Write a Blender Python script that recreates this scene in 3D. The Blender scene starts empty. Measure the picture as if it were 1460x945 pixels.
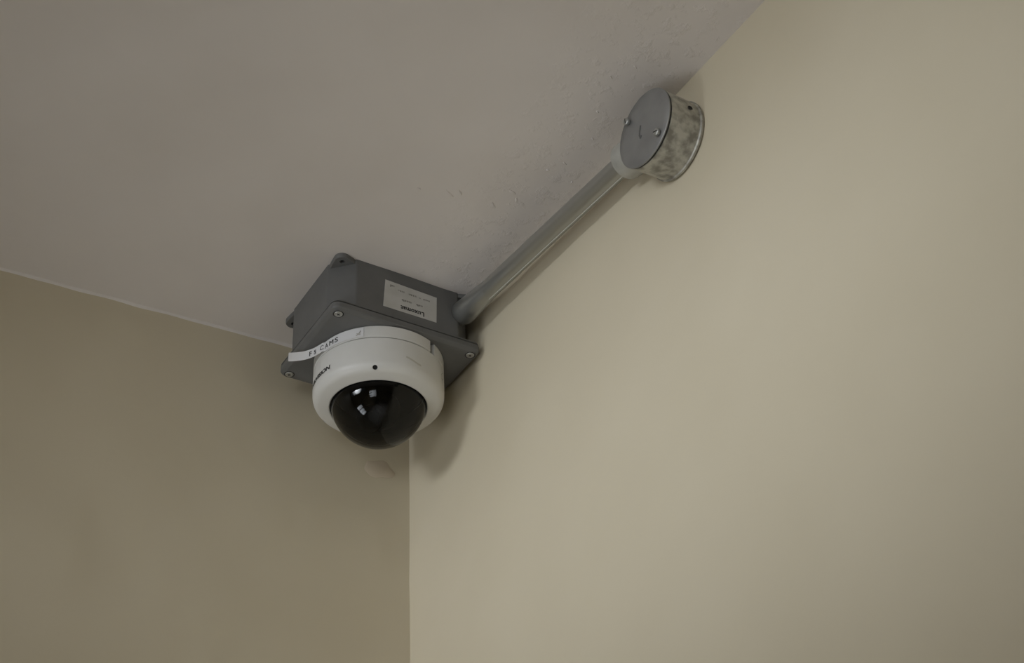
import bpy, bmesh, math, random
from mathutils import Vector, Matrix, noise
random.seed(7)
R = math.radians
S = bpy.context.scene
COL = S.collection
ZC = 2.6                                   # ceiling height; the room corner stands over the origin

# ------------------------------------------------------------------ camera
cd = bpy.data.cameras.new('camera'); co = bpy.data.objects.new('camera', cd); COL.objects.link(co)
cd.sensor_width = 36; cd.lens = 2400 / 1460 * 36; cd.clip_start = 0.02
rt = Vector((0.88359393, -0.46655709, -0.03982783)); up = Vector((-0.2521124, -0.54568672, 0.7991654)); fw = Vector((0.3945898, 0.69609661, 0.5997903))
m = Matrix.Identity(4)
for i in range(3):
    m[i][0] = rt[i]; m[i][1] = up[i]; m[i][2] = -fw[i]
m.translation = Vector((-0.543476, -1.15715, ZC - 0.90814361))
co.matrix_world = m
S.camera = co

# ------------------------------------------------------------------ world, lights, exposure
S.view_settings.view_transform = 'Standard'; S.view_settings.look = 'None'
S.view_settings.gamma = 1; S.view_settings.use_curve_mapping = False
S.view_settings.exposure = 0.0
w = bpy.data.worlds.new('overcast_sky'); S.world = w; w.use_nodes = True
w.node_tree.nodes['Background'].inputs[0].default_value = (0.9, 0.95, 1.0, 1)
w.node_tree.nodes['Background'].inputs[1].default_value = 0.3
# room extents and windows: (y0, y1, z0, z1) on the side wall
XS, YR = -1.75, -3.6
WIN = [(-0.62, -0.05, 0.30, 1.50), (-2.60, -1.70, 1.35, 2.15), (-1.30, -0.06, 2.26, 2.57)]     # y0, y1, z0, z1; all but the first are added openings for lamps
def area(name, loc, rot, sx, sy, power, col):
    l = bpy.data.lights.new(name, 'AREA'); l.shape = 'RECTANGLE'; l.size = sx; l.size_y = sy; l.energy = power; l.color = col
    o = bpy.data.objects.new(name, l); COL.objects.link(o); o.location = loc; o.rotation_euler = rot
    return o
def daylight(loc, aim, sx, sy, power, spread):
    wl = area('window_daylight', loc, (Vector(aim) - Vector(loc)).to_track_quat('-Z', 'Y').to_euler(), sx, sy, power, (0.90, 0.95, 1.0))
    wl.data.spread = R(spread)
y0, y1, z0, z1 = WIN[0]
for k in range(3):                                           # one per row of panes, turned towards the corner
    daylight((XS + 0.03, (y0 + y1) / 2, z0 + (z1 - z0) * (k + .5) / 3), (-0.03, -0.30, 2.43), (y1 - y0) * .9, (z1 - z0) / 3 * .62, 0.12, 38)
y0, y1, z0, z1 = WIN[1]
daylight((XS + 0.03, (y0 + y1) / 2, (z0 + z1) / 2), (-0.05, -0.20, 2.43), (y1 - y0) * .95, (z1 - z0) * .95, 0.32, 32)  # added flood that pools soft light on the corner
daylight((XS + 0.02, (y0 + y1) / 2, (z0 + z1) / 2), (-0.40, -1.30, 0.0), (y1 - y0) * .95, (z1 - z0) * .95, 15.5, 100)      # added fill lamp, bounced up off a floor made pale for it
y0, y1, z0, z1 = WIN[2]
daylight((XS + 0.03, (y0 + y1) / 2, (z0 + z1) / 2), (0.0, -0.22, 2.32), (y1 - y0) * .95, (z1 - z0) * .95, 0.64, 25)  # level light from the left, through an added high window

# ------------------------------------------------------------------ materials
def mat(name, col, rough=0.6, metal=0.0, spec=0.5):
    M = bpy.data.materials.new(name); M.use_nodes = True
    b = M.node_tree.nodes['Principled BSDF']
    b.inputs['Base Color'].default_value = (*col, 1); b.inputs['Roughness'].default_value = rough
    b.inputs['Metallic'].default_value = metal; b.inputs['Specular IOR Level'].default_value = spec
    return M
def nd(M, t, **k):
    n = M.node_tree.nodes.new(t)
    for a, v in k.items(): setattr(n, a, v)
    return n
def lk(M, a, b): M.node_tree.links.new(a, b)
def vary(M, c1, c2, scale, lo=0.35, hi=0.65, detail=4, rough=None, bump=0.0, bscale=None, bdist=0.001, stretch=None):
    """colour mottled between c1 and c2 by noise, optional bump"""
    b = M.node_tree.nodes['Principled BSDF']
    tc = nd(M, 'ShaderNodeTexCoord'); src = tc.outputs['Object']
    if stretch:
        mp = nd(M, 'ShaderNodeMapping'); mp.inputs['Scale'].default_value = stretch; lk(M, src, mp.inputs['Vector']); src = mp.outputs['Vector']
    n = nd(M, 'ShaderNodeTexNoise'); n.inputs['Scale'].default_value = scale; n.inputs['Detail'].default_value = detail
    lk(M, src, n.inputs['Vector'])
    r = nd(M, 'ShaderNodeValToRGB'); r.color_ramp.elements[0].position = lo; r.color_ramp.elements[1].position = hi
    r.color_ramp.elements[0].color = (*c1, 1); r.color_ramp.elements[1].color = (*c2, 1)
    lk(M, n.outputs['Fac'], r.inputs['Fac']); lk(M, r.outputs['Color'], b.inputs['Base Color'])
    if rough:
        mr = nd(M, 'ShaderNodeMapRange'); mr.inputs['To Min'].default_value = rough[0]; mr.inputs['To Max'].default_value = rough[1]
        lk(M, n.outputs['Fac'], mr.inputs['Value']); lk(M, mr.outputs['Result'], b.inputs['Roughness'])
    if bump:
        n2 = nd(M, 'ShaderNodeTexNoise'); n2.inputs['Scale'].default_value = bscale or scale; n2.inputs['Detail'].default_value = 6
        lk(M, src, n2.inputs['Vector'])
        bp = nd(M, 'ShaderNodeBump'); bp.inputs['Strength'].default_value = bump; bp.inputs['Distance'].default_value = bdist
        lk(M, n2.outputs['Fac'], bp.inputs['Height']); lk(M, bp.outputs['Normal'], b.inputs['Normal'])
    return M
M_wall = vary(mat('cream_wall_paint', (0.6, 0.55, 0.4), 0.55, spec=0.3), (0.62, 0.55, 0.41), (0.66, 0.59, 0.45), 4, bump=0.12, bscale=90, bdist=0.001)
M_ceil = vary(mat('off_white_ceiling_paint', (0.6, 0.58, 0.55), 0.7, spec=0.25), (0.69, 0.64, 0.605), (0.74, 0.69, 0.655), 6, bump=0.15, bscale=60, bdist=0.001)
# lumpy plaster relief on the ceiling close to the right wall
nt = M_ceil.node_tree; bsdf = nt.nodes['Principled BSDF']; old = bsdf.inputs['Normal'].links[0].from_node
tc = nd(M_ceil, 'ShaderNodeTexCoord'); sx_ = nd(M_ceil, 'ShaderNodeSeparateXYZ'); mr = nd(M_ceil, 'ShaderNodeMapRange'); mr.interpolation_type = 'SMOOTHSTEP'
mr.inputs['From Min'].default_value = -0.11; mr.inputs['From Max'].default_value = -0.01
n3 = nd(M_ceil, 'ShaderNodeTexNoise'); n3.inputs['Scale'].default_value = 70; n3.inputs['Detail'].default_value = 5; n3.inputs['Roughness'].default_value = 0.65
rp = nd(M_ceil, 'ShaderNodeMapRange'); rp.inputs['From Min'].default_value = 0.52; rp.inputs['From Max'].default_value = 0.75
mu = nd(M_ceil, 'ShaderNodeMath', operation='MULTIPLY'); b3 = nd(M_ceil, 'ShaderNodeBump'); b3.inputs['Strength'].default_value = 0.6; b3.inputs['Distance'].default_value = 0.0012
lk(M_ceil, tc.outputs['Object'], sx_.inputs[0]); lk(M_ceil, sx_.outputs['X'], mr.inputs['Value']); lk(M_ceil, tc.outputs['Object'], n3.inputs['Vector'])
lk(M_ceil, n3.outputs['Fac'], rp.inputs['Value']); lk(M_ceil, rp.outputs['Result'], mu.inputs[0]); lk(M_ceil, mr.outputs['Result'], mu.inputs[1])
lk(M_ceil, mu.outputs[0], b3.inputs['Height']); lk(M_ceil, old.outputs['Normal'], b3.inputs['Normal']); lk(M_ceil, b3.outputs['Normal'], bsdf.inputs['Normal'])
M_floor = vary(mat('floor_screed', (0.3, 0.28, 0.25), 0.6), (0.58, 0.55, 0.51), (0.64, 0.61, 0.57), 3)
M_box = vary(mat('grey_enclosure_plastic', (0.12, 0.12, 0.12), 0.5), (0.125, 0.125, 0.122), (0.145, 0.145, 0.142), 40, bump=0.1, bscale=900, bdist=0.0002)
M_white = vary(mat('white_camera_plastic', (0.7, 0.7, 0.66), 0.4), (0.66, 0.65, 0.62), (0.70, 0.69, 0.66), 30)
M_tape = mat('white_label_tape', (0.78, 0.77, 0.77), 0.45)
M_stick = vary(mat('paper_sticker', (0.6, 0.6, 0.58), 0.5), (0.50, 0.49, 0.46), (0.56, 0.55, 0.53), 60)
M_ink = mat('black_ink', (0.02, 0.02, 0.022), 0.5)
M_ink2 = mat('faded_ink', (0.2, 0.19, 0.17), 0.6)
M_smudge = mat('grey_smudge', (0.42, 0.40, 0.36), 0.6)
M_rub = mat('rubbed_plastic', (0.54, 0.52, 0.46), 0.6)
M_dark = mat('black_recess', (0.012, 0.012, 0.012), 0.7)
M_screw = mat('zinc_screw', (0.42, 0.42, 0.40), 0.4, 0.7)
M_pipe = vary(mat('galvanised_conduit', (0.3, 0.32, 0.31), 0.3, 0.85), (0.40, 0.405, 0.39), (0.46, 0.465, 0.45), 14, rough=(0.28, 0.34), stretch=(1, 1, 0.15), bump=0.03, bscale=300, bdist=0.0001)
M_glint = mat('painted_pipe_highlight', (0.62, 0.63, 0.60), 0.45, 0.3)  # pale colour carries the pipe's highlight
M_galv = vary(mat('weathered_zinc', (0.4, 0.4, 0.36), 0.5, 0.35), (0.24, 0.23, 0.20), (0.50, 0.485, 0.43), 130, 0.36, 0.60, detail=5, rough=(0.35, 0.65), bump=0.2, bscale=120, bdist=0.0005)
M_lid = vary(mat('dull_zinc_lid', (0.2, 0.2, 0.2), 0.4, 0.5), (0.25, 0.25, 0.248), (0.33, 0.33, 0.325), 30, rough=(0.32, 0.5))
M_spout = vary(mat('painted_spout', (0.5, 0.49, 0.44), 0.5), (0.34, 0.333, 0.30), (0.45, 0.44, 0.40), 50)
M_mod = mat('camera_module_plastic', (0.30, 0.30, 0.31), 0.4)
M_modb = mat('camera_module_black', (0.02, 0.02, 0.022), 0.3)
M_frame = mat('white_window_frame', (0.7, 0.7, 0.68), 0.4)
M_stain = mat('pinkish_wall_patch', (0.62, 0.53, 0.41), 0.6)
M_edge = mat('chipped_plaster', (0.62, 0.60, 0.57), 0.7)
# smoked dome: thin tinted shell with a fresnel gloss
M_dome = bpy.data.materials.new('smoked_dome_plastic'); M_dome.use_nodes = True
nt = M_dome.node_tree; nt.nodes.clear()
out = nd(M_dome, 'ShaderNodeOutputMaterial'); mx = nd(M_dome, 'ShaderNodeMixShader'); tr = nd(M_dome, 'ShaderNodeBsdfTransparent'); gl = nd(M_dome, 'ShaderNodeBsdfGlossy'); fr = nd(M_dome, 'ShaderNodeFresnel')
tr.inputs['Color'].default_value = (0.15, 0.157, 0.147, 1); gl.inputs['Roughness'].default_value = 0.03; fr.inputs['IOR'].default_value = 1.45
lk(M_dome, fr.outputs[0], mx.inputs[0]); lk(M_dome, tr.outputs[0], mx.inputs[1]); lk(M_dome, gl.outputs[0], mx.inputs[2]); lk(M_dome, mx.outputs[0], out.inputs['Surface'])
# clear window glass
M_glass = bpy.data.materials.new('clear_window_glass'); M_glass.use_nodes = True
nt = M_glass.node_tree; nt.nodes.clear()
out = nd(M_glass, 'ShaderNodeOutputMaterial'); mx = nd(M_glass, 'ShaderNodeMixShader'); tr = nd(M_glass, 'ShaderNodeBsdfTransparent'); gl = nd(M_glass, 'ShaderNodeBsdfGlossy'); gl.inputs['Roughness'].default_value = 0.02
mx.inputs[0].default_value = 0.06
lk(M_glass, tr.outputs[0], mx.inputs[1]); lk(M_glass, gl.outputs[0], mx.inputs[2]); lk(M_glass, mx.outputs[0], out.inputs['Surface'])

# ------------------------------------------------------------------ helpers
def obj(name, V, F, mats, parent=None, smooth=False, fm=None, loc=None, rot=None, sharp=35):
    me = bpy.data.meshes.new(name); me.from_pydata([tuple(v) for v in V], [], F)
    for x in (mats if isinstance(mats, (list, tuple)) else [mats]): me.materials.append(x)
    if fm:
        for p, k in zip(me.polygons, fm): p.material_index = k
    bm = bmesh.new(); bm.from_mesh(me); bmesh.ops.remove_doubles(bm, verts=bm.verts, dist=1e-7)
    bmesh.ops.recalc_face_normals(bm, faces=bm.faces)
    if smooth:
        for f in bm.faces: f.smooth = True
        for e in bm.edges:
            if len(e.link_faces) == 2 and e.calc_face_angle(0) > R(sharp): e.smooth = False
    bm.to_mesh(me); bm.free()
    o = bpy.data.objects.new(name, me); COL.objects.link(o)
    if parent: o.parent = parent
    if loc: o.location = loc
    if rot: o.rotation_euler = rot
    return o
def thing(name, label, cat, matrix):
    o = bpy.data.objects.new(name, None); COL.objects.link(o); o.empty_display_size = 0.03
    o.matrix_world = matrix; o['label'] = label; o['category'] = cat
    return o
def loft(loops, cap0=True, cap1=True, closed=True):
    V = []; F = []
    for L in loops: V += list(L)
    n = len(loops[0])
    for k in range(len(loops) - 1):
        for i in range(n if closed else n - 1):
            j = (i + 1) % n
            F.append((k * n + i, k * n + j, (k + 1) * n + j, (k + 1) * n + i))
    if cap0: F.append(tuple(range(n))[::-1])
    if cap1: F.append(tuple(range((len(loops) - 1) * n, len(loops) * n)))
    return V, F
def lathe(prof, n=96, a0=0.0, a1=None, cap0=False, cap1=False):
    full = a1 is None
    if full: angs = [2 * math.pi * i / n for i in range(n)]
    else: angs = [a0 + (a1 - a0) * i / n for i in range(n + 1)]
    loops = [[(r * math.cos(a), r * math.sin(a), z) for a in angs] for r, z in prof]
    V, F = loft(loops, cap0, cap1, full)
    if not full:
        m_ = len(angs)
        F.append(tuple(k * m_ for k in range(len(prof)))); F.append(tuple(k * m_ + m_ - 1 for k in range(len(prof)))[::-1])
    return V, F
def rrect(hx, hy, r, z, n=6, chamfer=False):
    P = []
    for cx, cy, a in ((hx - r, hy - r, 0), (-hx + r, hy - r, 90), (-hx + r, -hy + r, 180), (hx - r, -hy + r, 270)):
        for k in range(2 if chamfer else n + 1):
            t = R(a + 90 * k / (1 if chamfer else n)); P.append((cx + r * math.cos(t), cy + r * math.sin(t), z))
    return P
def merge(parts):
    V = []; F = []; fm = []
    for p in parts:
        v, f = p[0], p[1]; k = p[2] if len(p) > 2 else 0
        o = len(V); V += list(v); F += [tuple(i + o for i in q) for q in f]; fm += [k] * len(f)
    return V, F, fm
def boxvf(x0, x1, y0, y1, z0, z1):
    V = [(x, y, z) for z in (z0, z1) for y in (y0, y1) for x in (x0, x1)]
    return V, [(0, 2, 3, 1), (4, 5, 7, 6), (0, 1, 5, 4), (2, 6, 7, 3), (0, 4, 6, 2), (1, 3, 7, 5)]
def xf(p, M):
    return ([M @ Vector(v) for v in p[0]],) + tuple(p[1:])
def along(p0, p1):
    d = (Vector(p1) - Vector(p0)).normalized()
    M = d.to_track_quat('Z', 'Y').to_matrix().to_4x4(); M.translation = Vector(p0)
    return M
def text_mesh(s, size, spacing=1.0, bold=0.0, shear=0.0):
    """flat lettering as verts/faces in XY, left edge at x = 0, baseline y = 0"""
    cu = bpy.data.curves.new('lettering_source', 'FONT'); cu.body = s; cu.size = size; cu.space_character = spacing; cu.offset = bold; cu.shear = shear; cu.resolution_u = 3
    o = bpy.data.objects.new('lettering_source', cu); COL.objects.link(o)
    dg = bpy.context.evaluated_depsgraph_get(); me = o.evaluated_get(dg).to_mesh()
    V = [v.co.copy() for v in me.vertices]; F = [tuple(p.vertices) for p in me.polygons]
    o.evaluated_get(dg).to_mesh_clear(); bpy.data.objects.remove(o); bpy.data.curves.remove(cu)
    x0 = min(v.x for v in V); x1 = max(v.x for v in V)
    return [Vector((v.x - x0, v.y, 0)) for v in V], F, x1 - x0

# ------------------------------------------------------------------ the setting
RD = Vector((0.06449692, -0.99791791, 0)).normalized()      # along the right wall, towards the camera
RN = Vector((-RD.y, RD.x, 0)) * -1 if (-RD.y) > 0 else Vector((-RD.y, RD.x, 0))
RN = Vector((-0.99791791, -0.06449692, 0))                  # out of the right wall, into the room
def steps(fine0, fine1, end0, end1, h=0.008):
    L = []
    if end0 < fine0: L += [end0 + (fine0 - end0) * k / 6 for k in range(6)]
    n = int((fine1 - fine0) / h); L += [fine0 + (fine1 - fine0) * k / n for k in range(n + 1)]
    if end1 > fine1: L += [fine1 + (end1 - fine1) * k / 6 for k in range(1, 7)]
    return L
def wob(p, amp, s):
    return amp * (noise.noise(p * s) + 0.45 * noise.noise(p * s * 3.1 + Vector((5, 1, 2))))
def slab(name, o0, u, v, nrm, us, vs, thick, M, amp, s=14, fade=None):
    """uneven plastered surface: grid face displaced along its normal, with a flat back"""
    V = []; F = []; nu = len(us); nv = len(vs)
    for b in vs:
        for a in us:
            p = o0 + u * a + v * b
            k = amp if (fade is None or fade(a, b)) else 0
            V.append(p + nrm * wob(p, k, s))
    for j in range(nv - 1):
        for i in range(nu - 1): F.append((j * nu + i, j * nu + i + 1, (j + 1) * nu + i + 1, (j + 1) * nu + i))
    q = len(V)
    for a, b in ((us[0], vs[0]), (us[-1], vs[0]), (us[-1], vs[-1]), (us[0], vs[-1])): V.append(o0 + u * a + v * b - nrm * thick)
    F.append((q, q + 3, q + 2, q + 1))
    bot = list(range(nu)); top = [(nv - 1) * nu + i for i in range(nu)]; lef = [j * nu for j in range(nv)]; rig = [j * nu + nu - 1 for j in range(nv)]
    F.append(tuple(bot[::-1]) + (q, q + 1)); F.append(tuple(top) + (q + 2, q + 3)); F.append(tuple(lef) + (q + 3, q)); F.append(tuple(rig[::-1]) + (q + 1, q + 2))
    me = bpy.data.meshes.new(name); me.from_pydata(V, [], F); me.materials.append(M)
    for p in me.polygons: p.use_smooth = len(p.vertices) == 4 and p.index < (nu - 1) * (nv - 1)
    o = bpy.data.objects.new(name, me); COL.objects.link(o); o['kind'] = 'structure'
    return o
X3, Y3, Z3 = Vector((1, 0, 0)), Vector((0, 1, 0)), Vector((0, 0, 1))
inr = lambda a, b: True
ceiling = slab('ceiling', Vector((0, 0, ZC)), X3, Y3, -Z3, steps(-0.62, 0.10, XS - 0.1, 0.35), steps(-0.84, 0.03, YR - 0.1, 0.1), 0.12, M_ceil, 0.0011)
wall_left = slab('wall_left', Vector((0, 0, ZC)), X3, Z3, -Y3, steps(-0.60, 0.02, XS - 0.1, 0.1), steps(-0.46, 0.012, -ZC, 0.04), 0.12, M_wall, 0.0011)
wall_right = slab('wall_right', Vector((0, 0, ZC)), -RD, Z3, RN, steps(-0.86, 0.02, -3.75, 0.1), steps(-0.62, 0.012, -ZC, 0.04), 0.12, M_wall, 0.0011)
def struct(name, V, F, M):
    o = obj(name, V, F, M); o['kind'] = 'structure'; return o
struct('floor', *boxvf(XS - 0.1, 0.45, YR - 0.1, 0.12, -0.1, 0.0), M_floor)
struct('wall_rear', *boxvf(XS - 0.1, 0.45, YR - 0.1, YR, 0.0, ZC), M_wall)
ps = []; ys = sorted({YR, 0.0} | {v for q in WIN for v in q[:2]}); zs = sorted({0.0, ZC} | {v for q in WIN for v in q[2:]})
for a, b in zip(ys[:-1], ys[1:]):
    for c, d in zip(zs[:-1], zs[1:]):
        if not any(q[0] <= a + 1e-6 and q[1] >= b - 1e-6 and q[2] <= c + 1e-6 and q[3] >= d - 1e-6 for q in WIN): ps.append(boxvf(XS - 0.12, XS, a, b, c, d))
V, F, fm = merge(ps); struct('wall_side', V, F, M_wall)
for n_, (y0, y1, z0, z1) in enumerate(WIN, 1):
    wn = thing('window_%d' % n_, '', '', Matrix.Translation((XS - 0.06, (y0 + y1) / 2, z0)))
    del wn['label']; del wn['category']; wn['kind'] = 'structure'
    hy = (y1 - y0) / 2; h = z1 - z0; t = 0.045; rows = 3
    ps = [boxvf(-.03, .03, -hy, -hy + t, 0, h), boxvf(-.03, .03, hy - t, hy, 0, h), boxvf(-.03, .03, -hy + t, hy - t, 0, t), boxvf(-.03, .03, -hy + t, hy - t, h - t, h)]
    for k in range(1, rows): ps.append(boxvf(-.025, .025, -hy + t, hy - t, h * k / rows - .02, h * k / rows + .02))
    V, F, fm = merge(ps); obj('window_frame', V, F, M_frame, wn)
    for k in range(rows): obj('pane', *boxvf(-.003, .003, -hy + t, hy - t, h * k / rows + .02, h * (k + 1) / rows - .02), M_glass, wn)

# ------------------------------------------------------------------ junction box on the ceiling
YAW = math.atan2(0.04824503, 0.99883553)
BM = Matrix.Translation((-0.06699483, -0.08313841, ZC)) @ Matrix.Rotation(YAW, 4, 'Z')
HW, HD, HT = 0.0697, 0.0556, 0.0602
jb = thing('junction_box', 'dark grey rectangular plastic junction box screwed under the ceiling above the dome camera', 'junction box', BM)
o_ = 0.003; ZB = -0.0512
def octo(ins, z, c=0.018): return rrect(HW - o_ - ins, HD - o_ - ins, c, z, chamfer=True)
def soften(fn, zs): return [fn(i, z) for i, z in zs]
V, F = loft(soften(lambda i, z: rrect(HW - o_ - i, HD - o_ - i, 0.018, z, n=5), [(0.0, 0.0005), (0.0, ZB + .001)]), True, False)
# chamfered corners softened: eight long sides with small rounding at each break
def chrect(hx, hy, c, r, z):
    P = [(hx, -hy + c), (hx, hy - c), (hx - c, hy), (-hx + c, hy), (-hx, hy - c), (-hx, -hy + c), (-hx + c, -hy), (hx - c, -hy)]
    Q = []
    for i, p in enumerate(P):
        a = Vector(P[i - 1]); b = Vector(p); c2 = Vector(P[(i + 1) % 8])
        da = (a - b).normalized() * r; dc = (c2 - b).normalized() * r
        for t in (0, .25, .5, .75, 1): Q.append(((b + da) * (1 - t) ** 2 + b * 2 * t * (1 - t) + (b + dc) * t * t))
    return [(q[0], q[1], z) for q in Q]
V, F = loft([chrect(HW - o_, HD - o_, .018, .0015, 0.0005), chrect(HW - o_, HD - o_, .018, .0015, ZB)], True, True)
obj('box_body', V, F, M_box, jb, smooth=True, sharp=25)
# rim between body and lid
V, F = loft([rrect(HW - .0016, HD - .0016, .006, ZB + .0014), rrect(HW - .0003, HD - .0003, .0068, ZB + .0006), rrect(HW - .0003, HD - .0003, .0068, ZB - .0004), rrect(HW - .002, HD - .002, .006, ZB - .0005), rrect(HW - .002, HD - .002, .006, ZB - .0013)])
obj('rim', V, F, M_box, jb, smooth=True)
V, F = loft([rrect(HW - .0014, HD - .0014, .006, ZB - .0012), rrect(HW, HD, .007, ZB - .0018), rrect(HW, HD, .007, -HT + .0030), rrect(HW - .0006, HD - .0006, .0068, -HT + .0020), rrect(HW - .0030, HD - .0030, .006, -HT + .0003), rrect(HW - .0038, HD - .0038, .006, -HT)])
obj('lid', V, F, M_box, jb, smooth=True, sharp=20)
# mounting tabs with screw holes, one at each corner against the ceiling
def tab(sx, sy):
    c = Vector((sx * .0603, sy * .0488)); hr = .0022; n = 32
    pts = [c + Vector((math.cos(2 * math.pi * k / n), math.sin(2 * math.pi * k / n))) * .0068 for k in range(n)]
    pts += [Vector((sx * .050, sy * .052)), Vector((sx * .066, sy * .036)), Vector((sx * .046, sy * .048)), Vector((sx * .060, sy * .032))]
    def ext(a):
        d = Vector((math.cos(a), math.sin(a))); best = 0
        # support of hull along ray by bisection against half planes
        from mathutils.geometry import convex_hull_2d
        return d
    from mathutils.geometry import convex_hull_2d, intersect_line_line_2d
    H = [pts[i] for i in convex_hull_2d([(p.x, p.y) for p in pts])]
    outer = []
    for k in range(n):
        a = 2 * math.pi * k / n; d = Vector((math.cos(a), math.sin(a))); e = c + d * .1; q = None
        for i in range(len(H)):
            q = intersect_line_line_2d(c, e, H[i], H[(i + 1) % len(H)])
            if q: break
        outer.append(q or c + d * .0068)
    inner = [c + Vector((math.cos(2 * math.pi * k / n), math.sin(2 * math.pi * k / n))) * hr for k in range(n)]
    z0, z1 = 0.0005, -.0046
    L = [[(p.x, p.y, z0) for p in inner], [(p.x, p.y, z0) for p in outer], [(p.x, p.y, z1 + .0008) for p in outer],
         [(c.x + (p.x - c.x) * .93, c.y + (p.y - c.y) * .93, z1) for p in outer], [(p.x, p.y, z1) for p in inner], [(p.x, p.y, z0) for p in inner]]
    t = obj('mounting_tab', *loft(L, False, False), M_box, jb, smooth=True)
    V, F = lathe([(.0001, -.0022), (.0023, -.0022), (.0025, -.001), (.0025, 0.0)], 20, cap0=True)
    obj('screw', V, F, M_dark, t, smooth=True, loc=(c.x, c.y, 0))
for sx in (-1, 1):
    for sy in (-1, 1): tab(sx, sy)
# lid screws with a cross recess
def screw_mesh(rad=.0031, h=.0007):
    head = lathe([(rad + .0006, 0.0), (rad + .0005, -.0003), (rad, -h), (rad * .72, -h * 1.15), (.0017, -h * .9), (.0001, -h * .9)], 28)
    a = boxvf(-.0013, .0013, -.00038, .00038, -h * 1.02, -h * .3); b = boxvf(-.00038, .00038, -.0013, .0013, -h * 1.02, -h * .3)
    ring = lathe([(rad + .0014, -.00005), (rad + .0006, -.0001)], 28)
    return merge([(head[0], head[1], 0), (a[0], a[1], 1), (b[0], b[1], 1), (ring[0], ring[1], 1)])
sc = None
for sx in (-1, 1):
    for sy in (-1, 1):
        if sc is None:
            V, F, fm = screw_mesh(); sc = obj('screw', V, F, [M_screw, M_dark], jb, smooth=True, fm=fm)
            s2 = sc
        else:
            s2 = sc.copy(); COL.objects.link(s2); s2.parent = jb
        s2.location = (sx * (HW - .0075), sy * (HD - .0075), -HT); s2.rotation_euler = (0, 0, random.random() * 1.5)
        if (sx, sy) == (1, 1): pass
# rating sticker on the front face, stuck upside down
FY = -(HD - o_) - .0002
cor = [(-.0215, -.0118), (.0280, -.0137), (.0274, -.0407), (-.0234, -.0407)]
P = [(x, FY, z) for x, z in cor]; Pb = [(x, FY + .0003, z) for x, z in cor]
st = obj('sticker', *loft([Pb, P]), M_stick, jb); st['label'] = 'white printed paper sticker, upside down'
tv, tf, tw = text_mesh('Luxomat', .0062, 1.08, .00022)
kx = .0225 / tw
V = [(.0155 - v.x * kx, FY - .00012, -.0345 - v.y) for v in tv]
sl = math.tan(R(-1.5)); V = [(x, y, z) for x, y, z in V]
obj('lettering', V, tf, M_ink, st)
ps = []
def scribble(x0, x1, z, h):
    x = x0
    while x > x1:
        wd = random.uniform(.0003, .0008); hh = h * random.uniform(.55, 1)
        ps.append(([(x, FY - .0001, z), (x - wd, FY - .0001, z), (x - wd, FY - .0001, z - hh), (x, FY - .0001, z - hh)], [(0, 1, 2, 3)]))
        x -= wd + random.uniform(.0002, .0006)
scribble(.0140, .0080, -.0275, .0022); scribble(.0035, -.0060, -.0272, .0024)
scribble(.0210, .0150, -.0195, .0018); scribble(.0120, .0112, -.0198, .0012); scribble(.0080, .0005, -.0190, .0018); scribble(-.0035, -.0095, -.0185, .0018); scribble(-.0130, -.0165, -.0155, .0026)
V, F, fm = merge(ps); obj('small_print', V, F, M_ink2, st)

# ------------------------------------------------------------------ dome camera under the box
DM = BM @ Matrix.Translation((-.0007, -.0005, -HT))
dc = thing('dome_camera', 'white round security camera with smoked dome hanging under the grey junction box', 'security camera', DM)
RR = .0555
na0, na1 = R(-66), R(-59.5)                                  # notch of the mounting ring
prof = [(.046, -.0118), (.046, -.0002), (RR - .0006, -.0002), (RR, -.0008), (RR, -.0114), (RR - .0004, -.0118), (.046, -.0118)]
obj('mounting_ring', *lathe(prof[:-1] + [prof[0]], 150, na1, na0 + 2 * math.pi), M_white, dc, smooth=True)
obj('notch_shade', *lathe([(.0500, -.0003), (.0500, -.0121)], 72), M_dark, dc, smooth=True)  # black sleeve added so the notch reads as deep shade
H2 = [(.040, -.0124), (RR - .0006, -.0124), (RR, -.0129)]
H2 += [(RR + .0002, -.030), (RR, -.0355)]
for k in range(1, 9):
    t = R(90 * k / 8 * .86); H2.append((RR - .0085 + .0085 * math.cos(t), -.0355 - .0088 * math.sin(t)))
H2 += [(.0440, -.0456), (.0420, -.0460), (.0412, -.0457), (.0408, -.0448), (.0408, -.030), (.040, -.0124)]
hs = obj('housing', *lathe(H2, 144), M_white, dc, smooth=True, sharp=30)
# small raised catch at the notch and embossed arrow marks on the right of the housing
def cyl_pt(a, z, r): return (r * math.cos(a), r * math.sin(a), z)
V = []; L = []
for z, k in ((-.0126, 1.0), (-.0090, .8), (-.0078, .35)):
    a0 = R(-60) ; a1 = R(-60 + 9 * k)
    L.append([cyl_pt(a0, z, .052), cyl_pt(a0, z, RR), cyl_pt((a0 + a1) / 2, z, RR), cyl_pt(a1, z, RR), cyl_pt(a1, z, .052)])
obj('catch', *loft(L), M_white, dc)
def arc_strip(pts, wd, r):
    """thin drawn line on the cylinder; pts are (azimuth deg, z)"""
    out_ = []
    for (a, z), (b, y) in zip(pts[:-1], pts[1:]):
        p = Vector((R(a) * r, z)); q = Vector((R(b) * r, y)); t = (q - p).normalized(); nn = Vector((-t.y, t.x)) * wd / 2
        Q = [p + nn, p - nn, q - nn, q + nn]
        out_.append(([cyl_pt(v.x / r, v.y, r) for v in Q], [(0, 1, 2, 3)]))
    return out_
ps = arc_strip([(-47, -.016), (-43, -.020), (-47, -.024), (-44, -.028), (-40, -.024), (-43, -.020)], .0006, RR + .0005) + arc_strip([(-46, -.027), (-41, -.032)], .0010, RR + .0005)
V, F, fm = merge(ps); em = obj('embossed_mark', V, F, M_smudge, dc)
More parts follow.
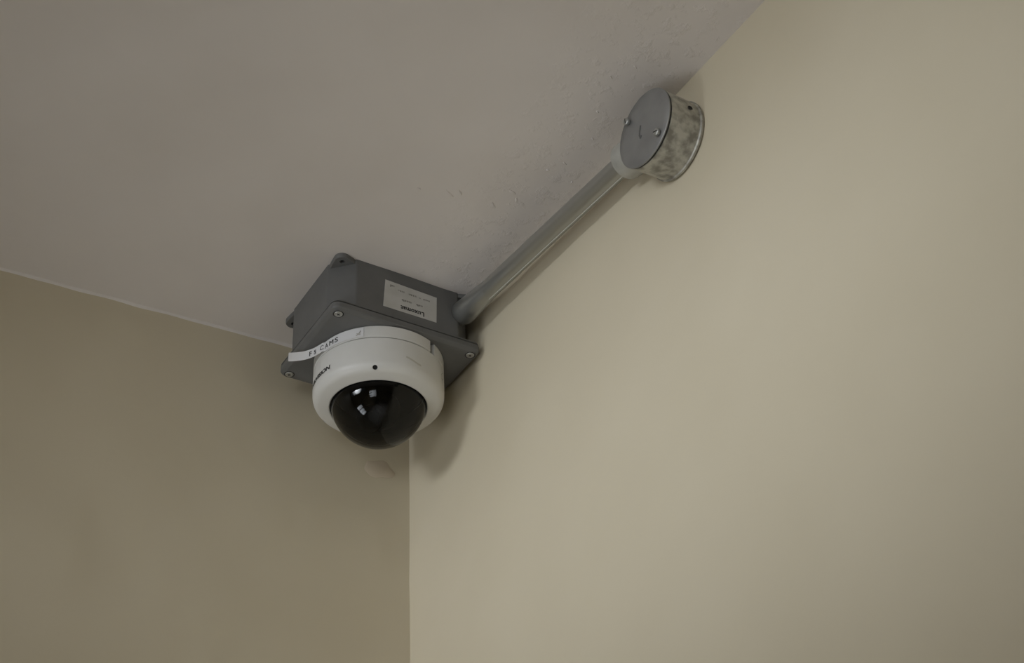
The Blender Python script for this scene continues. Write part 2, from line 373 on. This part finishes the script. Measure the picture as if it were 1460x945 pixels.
ps = arc_strip([(-93, -.0290), (-90, -.0297), (-87, -.0306), (-84, -.0316), (-81, -.0324), (-78, -.0328)], .0018, RR + .0004)
V, F, fm = merge(ps); obj('smudge', V, F, M_rub, dc)
# recessed housing screws: round wells cut in the housing, a dark screw at the bottom of each
for az in (-120, 1, 125):
    a = R(az); c = Vector((.0531 * math.cos(a), .0531 * math.sin(a), -.0415)); nrm = Vector((math.cos(a) * .72, math.sin(a) * .72, -.69)).normalized()
    M = nrm.to_track_quat('Z', 'Y').to_matrix().to_4x4(); M.translation = c
    cut = obj('well_cutter', [M @ Vector(v) for v in lathe([(.0021, -.0022), (.0021, .004)], 24, cap0=True, cap1=True)[0]], lathe([(.0021, -.0022), (.0021, .004)], 24, cap0=True, cap1=True)[1], M_dark)
    cut.parent = dc
    bpy.context.view_layer.update()
    md = hs.modifiers.new('well', 'BOOLEAN'); md.operation = 'DIFFERENCE'; md.object = cut; md.solver = 'EXACT'
    nm = bpy.data.meshes.new_from_object(hs.evaluated_get(bpy.context.evaluated_depsgraph_get()))
    hs.modifiers.clear(); hs.data = nm; bpy.data.objects.remove(cut)
    head = lathe([(.0001, -.0017), (.0009, -.0017), (.0013, -.0011), (.0019, -.0011), (.00205, -.0015), (.00205, -.0022)], 24)
    so = obj('screw', [M @ Vector(v) for v in head[0]], head[1], M_dark, dc, smooth=True)
# maker's lettering bent round the housing
tv, tf, tw = text_mesh('HIKVISION', .0054, 1.0, .00022, 0.12)
A0, A1 = R(162), R(197.5)
V = [cyl_pt(A0 + (A1 - A0) * v.x / tw, -.0325 + v.y, RR + .0004) for v in tv]
obj('lettering', V, tf, M_ink, dc)
# label tape: free end at the left, wrapped along the ring
path = [Vector(p) / 1000 for p in ((-76.2, 17.8), (-74.5, 17.0), (-72.6, 15.8), (-70.6, 14.4), (-68.7, 12.9), (-66.8, 11.3), (-65.1, 9.6), (-63.4, 7.5), (-61.8, 5.1), (-60.3, 2.4), (-59.0, -.8), (-57.9, -4.2), (-57.0, -7.6))]
for d in range(190, 232, 2): path.append(Vector((math.cos(R(d)), math.sin(R(d)))) * (RR + .0005))
cum = [0]
for a, b in zip(path[:-1], path[1:]): cum.append(cum[-1] + (b - a).length)
def on_tape(s, z, off=0.0):
    s = max(0, min(cum[-1] - 1e-6, s)); i = max(k for k in range(len(cum)) if cum[k] <= s)
    i = min(i, len(path) - 2); t = (s - cum[i]) / (cum[i + 1] - cum[i]); p = path[i].lerp(path[i + 1], t)
    d = (path[i + 1] - path[i]).normalized(); n = Vector((d.y, -d.x))
    if n.dot(p) < 0: n = -n
    return (p.x + n.x * off, p.y + n.y * off, z)
ZT, ZBt = -.0018, -.0108
L = [[on_tape(s, ZT) for s in cum], [on_tape(s, ZBt) for s in cum], [on_tape(s, ZBt, -.00015) for s in cum], [on_tape(s, ZT, -.00015) for s in cum]]
L.append(L[0])
tp = obj('label_tape', *loft(L, False, False, closed=False), M_tape, dc, smooth=True)
tp['label'] = 'narrow white label tape with peeling free end'
ps = []
def put(s, s0, s1, h, z):
    tv, tf, tw = text_mesh(s, .001, 1.0, 0.000018); hh = max(v.y for v in tv)
    ps.append(([on_tape(s0 + (s1 - s0) * v.x / tw, z + v.y / hh * h, .0002) for v in tv], tf))
put('F', .0185, .0210, .0046, -.0088); put('5', .0232, .0258, .0040, -.0088)
put('C', .0305, .0345, .0046, -.0088); put('A', .0357, .0400, .0046, -.0088); put('M', .0415, .0465, .0046, -.0088); put('S', .0478, .0515, .0046, -.0088)
V, F, fm = merge(ps); obj('lettering', V, F, M_ink, tp)
ps = arc_strip([(223.5, -.0093), (226, -.0080), (227.5, -.0050)], .0009, RR + .0009) + arc_strip([(224, -.0072), (227, -.0088)], .0006, RR + .0009)
V, F, fm = merge(ps); obj('smudge', V, F, M_smudge, tp)
# dome cover
RS = .0407; zc_ = -.0385
prof = [(RS * math.cos(R(-e)), zc_ + RS * math.sin(R(-e))) for e in (0, 4, 8, 12, 16, 20, 25, 30, 36, 42, 48, 54, 60, 66, 72, 77, 82, 86)] + [(.00005, zc_ - RS)]
obj('dome_cover', *lathe(prof, 128), M_dome, dc, smooth=True, sharp=60)
obj('dome_seal', *lathe([(.0409, -.0440), (.0398, -.0440), (.0398, -.030), (.0409, -.030)], 96), M_dark, dc, smooth=True)
# the camera module behind the dome
cm = obj('camera_module', *lathe([(.0385, -.030), (.034, -.036), (.026, -.0385), (.0001, -.0385)], 64), M_modb, dc, smooth=True)
ball = [(.017 * math.sin(R(e)) + 1e-5, -.017 * math.cos(R(e))) for e in range(0, 181, 10)]
bb = obj('eyeball', *lathe(ball, 40), M_modb, cm, smooth=True, sharp=60, loc=(0.002, 0, -.047))
p0 = Vector((.003, .001, -.049)); p1 = Vector((-.013, -.0075, -.066))
LM = along(p0, p1); ln_ = (p1 - p0).length
V, F, fm = merge([xf(lathe([(.0115, 0), (.0115, ln_ - .004), (.0105, ln_ - .003), (.0105, ln_), (.0085, ln_), (.007, ln_ - .003), (.0001, ln_ - .0025)], 40), LM)])
obj('lens_barrel', V, F, M_modb, cm, smooth=True)
V, F, fm = merge([xf(lathe([(.0118, .004), (.0124, .004), (.0124, .0125), (.0118, .0125)], 24, R(20), R(120)), LM)])
obj('bracket', V, F, M_mod, cm, smooth=True)

# ------------------------------------------------------------------ conduit pipe along the ceiling
PR = .0083
pA = BM @ Vector((.0523, -(HD - o_) + .004, -.0228)); pB = Vector((0.0077, -0.3700, ZC - 0.0369))
PM = along(pA, pB); PL = (pB - pA).length
pipe = thing('conduit_pipe', 'galvanised steel conduit pipe running along the top of the right wall between both boxes', 'pipe', PM)
V, F = lathe([(PR - .0012, 0), (PR, 0)] + [(PR, PL * k / 20) for k in range(1, 21)] + [(PR - .0012, PL)], 56)
obj('tube', V, F, M_pipe, pipe, smooth=True)
V, F = lathe([(PR + .0001, .0035), (PR + .0016, .0042), (PR + .0024, .0058), (PR + .0024, .0120), (PR + .0018, .0220), (PR + .0007, .0400), (PR, .0480)], 56)
obj('bush', V, F, M_pipe, pipe, smooth=True)
# highlight along the tube's lower side, put in as a pale raised strip
dv = (pB - pA).normalized(); glint_dir = Vector((0.22, 0.0, -0.97)); glint_dir = (glint_dir - dv * glint_dir.dot(dv)).normalized()
sv = PM.to_3x3().inverted() @ glint_dir; sa = math.atan2(sv.y, sv.x)
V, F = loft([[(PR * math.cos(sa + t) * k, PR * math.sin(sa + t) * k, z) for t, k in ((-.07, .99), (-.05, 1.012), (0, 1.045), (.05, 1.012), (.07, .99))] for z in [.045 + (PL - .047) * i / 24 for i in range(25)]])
obj('highlight_strip', V, F, M_glint, pipe, smooth=True)

# ------------------------------------------------------------------ round conduit box on the right wall
rc = Vector((0.0270147, -0.4179805, ZC - 0.04712902))
rm = Matrix.Identity(4)
up_ = RN.cross(RD)          # local y
for i in range(3): rm[i][0] = RD[i]; rm[i][1] = up_[i]; rm[i][2] = RN[i]
rm.translation = rc
rb = thing('round_conduit_box', 'round weathered metal conduit box on the right wall just under the ceiling', 'conduit box', rm)
T = .0314; RB = .0312
inv = rm.inverted()
V, F = lathe([(RB * .9, 0.0), (RB - .0012, 0.0), (RB + .0002, .0012), (RB + .0004, .0028), (RB - .0007, .0036), (RB - .0004, .010), (RB, T - .0020), (RB - .0006, T - .0016), (RB - .003, T - .0015), (.020, T - .0015)], 96)
obj('box_body', V, F, M_galv, rb, smooth=True)
V, F = lathe([(.0001, T + .0010), (.024, T + .0011), (RB - .0002, T + .0010), (RB + .0003, T + .0006), (RB + .0003, T - .0002), (RB - .001, T - .0003), (.0001, T - .0004)], 96)
obj('lid', V, F, M_lid, rb, smooth=True, sharp=50)
obj('lid_gap_dark', *lathe([(RB - .0004, T - .0018), (RB - .0001, T - .0016), (RB - .0001, T - .0003), (RB - .0004, T - .0002)], 96), M_dark, rb, smooth=True)  # black ring put in for the dark of the lid gap
# spout towards the pipe
e = inv @ pB; q = inv @ pA; dirp = (q - e).normalized()
end = e - dirp * .0030
base_ = end.lerp(Vector((0, 0, T / 2)), .62)
SM = along(base_, end); sl_ = (end - base_).length
V, F = lathe([(.0150, 0), (.0150, sl_ * .5), (.0148, sl_ - .003), (.0144, sl_ - .0006), (.0136, sl_), (.0086, sl_), (.0086, sl_ - .006)], 56)
V = [SM @ Vector(v) for v in V]
obj('spout', V, F, M_spout, rb, smooth=True)
for k in (-1, 1):
    x, y = (-.0164 * k, 0.019 * k) if True else (0, 0)
    V, F, fm = merge([(*lathe([(.0016, 0), (.0016, .0022)], 16), 0), (*lathe([(.0016, .0020), (.0030, .0020), (.0031, .0034), (.0024, .0042), (.0001, .0044)], 24), 0), (*boxvf(-.0024, .0024, -.0004, .0004, .0038, .00445), 1)])
    obj('screw', V, F, [M_screw, M_dark], rb, smooth=True, fm=fm, loc=(x, (1 if up_.z > 0 else -1) * y, T + .0005), rot=(0, 0, .6 + k))
# embossed hook on the lid
sg = 1 if up_.z > 0 else -1
pts = [(-.0035, .0050), (-.0050, .0010), (-.0060, -.0030), (-.0052, -.0062), (-.0036, -.0045)]
ps = []
for (a, b), (c, d) in zip(pts[:-1], pts[1:]):
    p = Vector((a, b * sg, T + .0011)); q = Vector((c, d * sg, T + .0011)); M = along(p, q)
    ps.append(xf(lathe([(.0007, 0), (.0007, (q - p).length)], 8, cap0=True, cap1=True), M))
V, F, fm = merge(ps); obj('embossed_hook', V, F, M_box, rb, smooth=True)
# small hole in the side of the body
th_ = R(6)
hd = Vector((math.cos(th_), math.sin(th_) * sg, 0)); hc = hd * (RB - .0004) + Vector((0, 0, .0125))
M = hd.to_track_quat('Z', 'Y').to_matrix().to_4x4(); M.translation = hc
V, F, fm = merge([xf(lathe([(.0001, .0002), (.0017, .0003), (.0021, .0007)], 20), M)])
obj('side_hole', V, F, M_dark, rb)

# ------------------------------------------------------------------ flaked paint on the ceiling, stain on the left wall
def chip(x, y, a, L_, wd):
    n = 9; P = []
    for k in range(n):
        t = 2 * math.pi * k / n; rr = random.uniform(.6, 1.15)
        u = math.cos(t) * L_ * rr; v = math.sin(t) * wd * rr
        P.append((x + u * math.cos(a) - v * math.sin(a), y + u * math.sin(a) + v * math.cos(a)))
    zz = ZC - wob(Vector((x, y, ZC)), .0011, 14)
    V, F = loft([[(p[0], p[1], zz + .0006) for p in P], [(p[0], p[1], zz - .0004) for p in P], [(x + (p[0] - x) * .6, y + (p[1] - y) * .6, zz - .0009 + random.uniform(-.0003, .0003)) for p in P]])
    obj('paint_flake', V, F, M_ceil, ceiling, smooth=True)
for (x, y, a, L_, wd) in ((-.079, -.247, .5, .0055, .0009), (-.072, -.252, .9, .0035, .0008), (-.033, -.269, .3, .0045, .0012), (-.026, -.262, 1.2, .0030, .0008), (-.041, -.250, .8, .0028, .0007), (-.012, -.318, .4, .0022, .0008), (-.020, -.305, 0, .0022, .0009), (-.006, -.352, .7, .0020, .0008), (-.027, -.416, .7, .0020, .0006), (-.016, -.433, .3, .0016, .0007), (-.104, -.242, .2, .0018, .0007), (-.018, -.380, .2, .0016, .0007), (.004, -.301, 1.5, .0018, .0007)):
    chip(x, y, a, L_, wd)

# plaster fillet in the crease over the left wall
L = []
for k in range(90):
    x = -0.62 + 0.64 * k / 89; p = Vector((x, 0, ZC)); a = .0022 + .0016 * noise.noise(Vector((x * 30, 3, 1))); b = .0022 + .0014 * noise.noise(Vector((x * 37, 8, 1)))
    yw = -wob(p, .0011, 14); zw = ZC - wob(p, .0011, 14)
    L.append([(x, yw + .003, zw + .003), (x, yw - max(a, .0006), zw + .0004), (x, yw - .0004 - a * .35, zw - b * .35), (x, yw + .0004, zw - max(b, .0006))])
t1 = obj('trim_1', *loft(L), M_ceil, smooth=True); t1['kind'] = 'structure'
# rubbed pinkish patch on the left wall below the dome
P = []
for k in range(24):
    t = 2 * math.pi * k / 24; rr = 1 + .35 * noise.noise(Vector((math.cos(t) * 1.3, math.sin(t) * 1.3, 4)))
    P.append((-.0300 + .0135 * rr * math.cos(t), .0095 * rr * math.sin(t) + ZC - .1085))
def wl_y(x, z):
    return -wob(Vector((x, 0, z)), .0011, 14)
V = [(x, wl_y(x, z) - .0002, z) for x, z in P] + [(-.03 + (x + .03) * .85, wl_y(x, z) - .0006, ZC - .1085 + (z - ZC + .1085) * .85) for x, z in P]
V, F = loft([V[:24], V[24:]], False, True)
obj('plaster_patch', V, F, M_stain, wall_left, smooth=True)
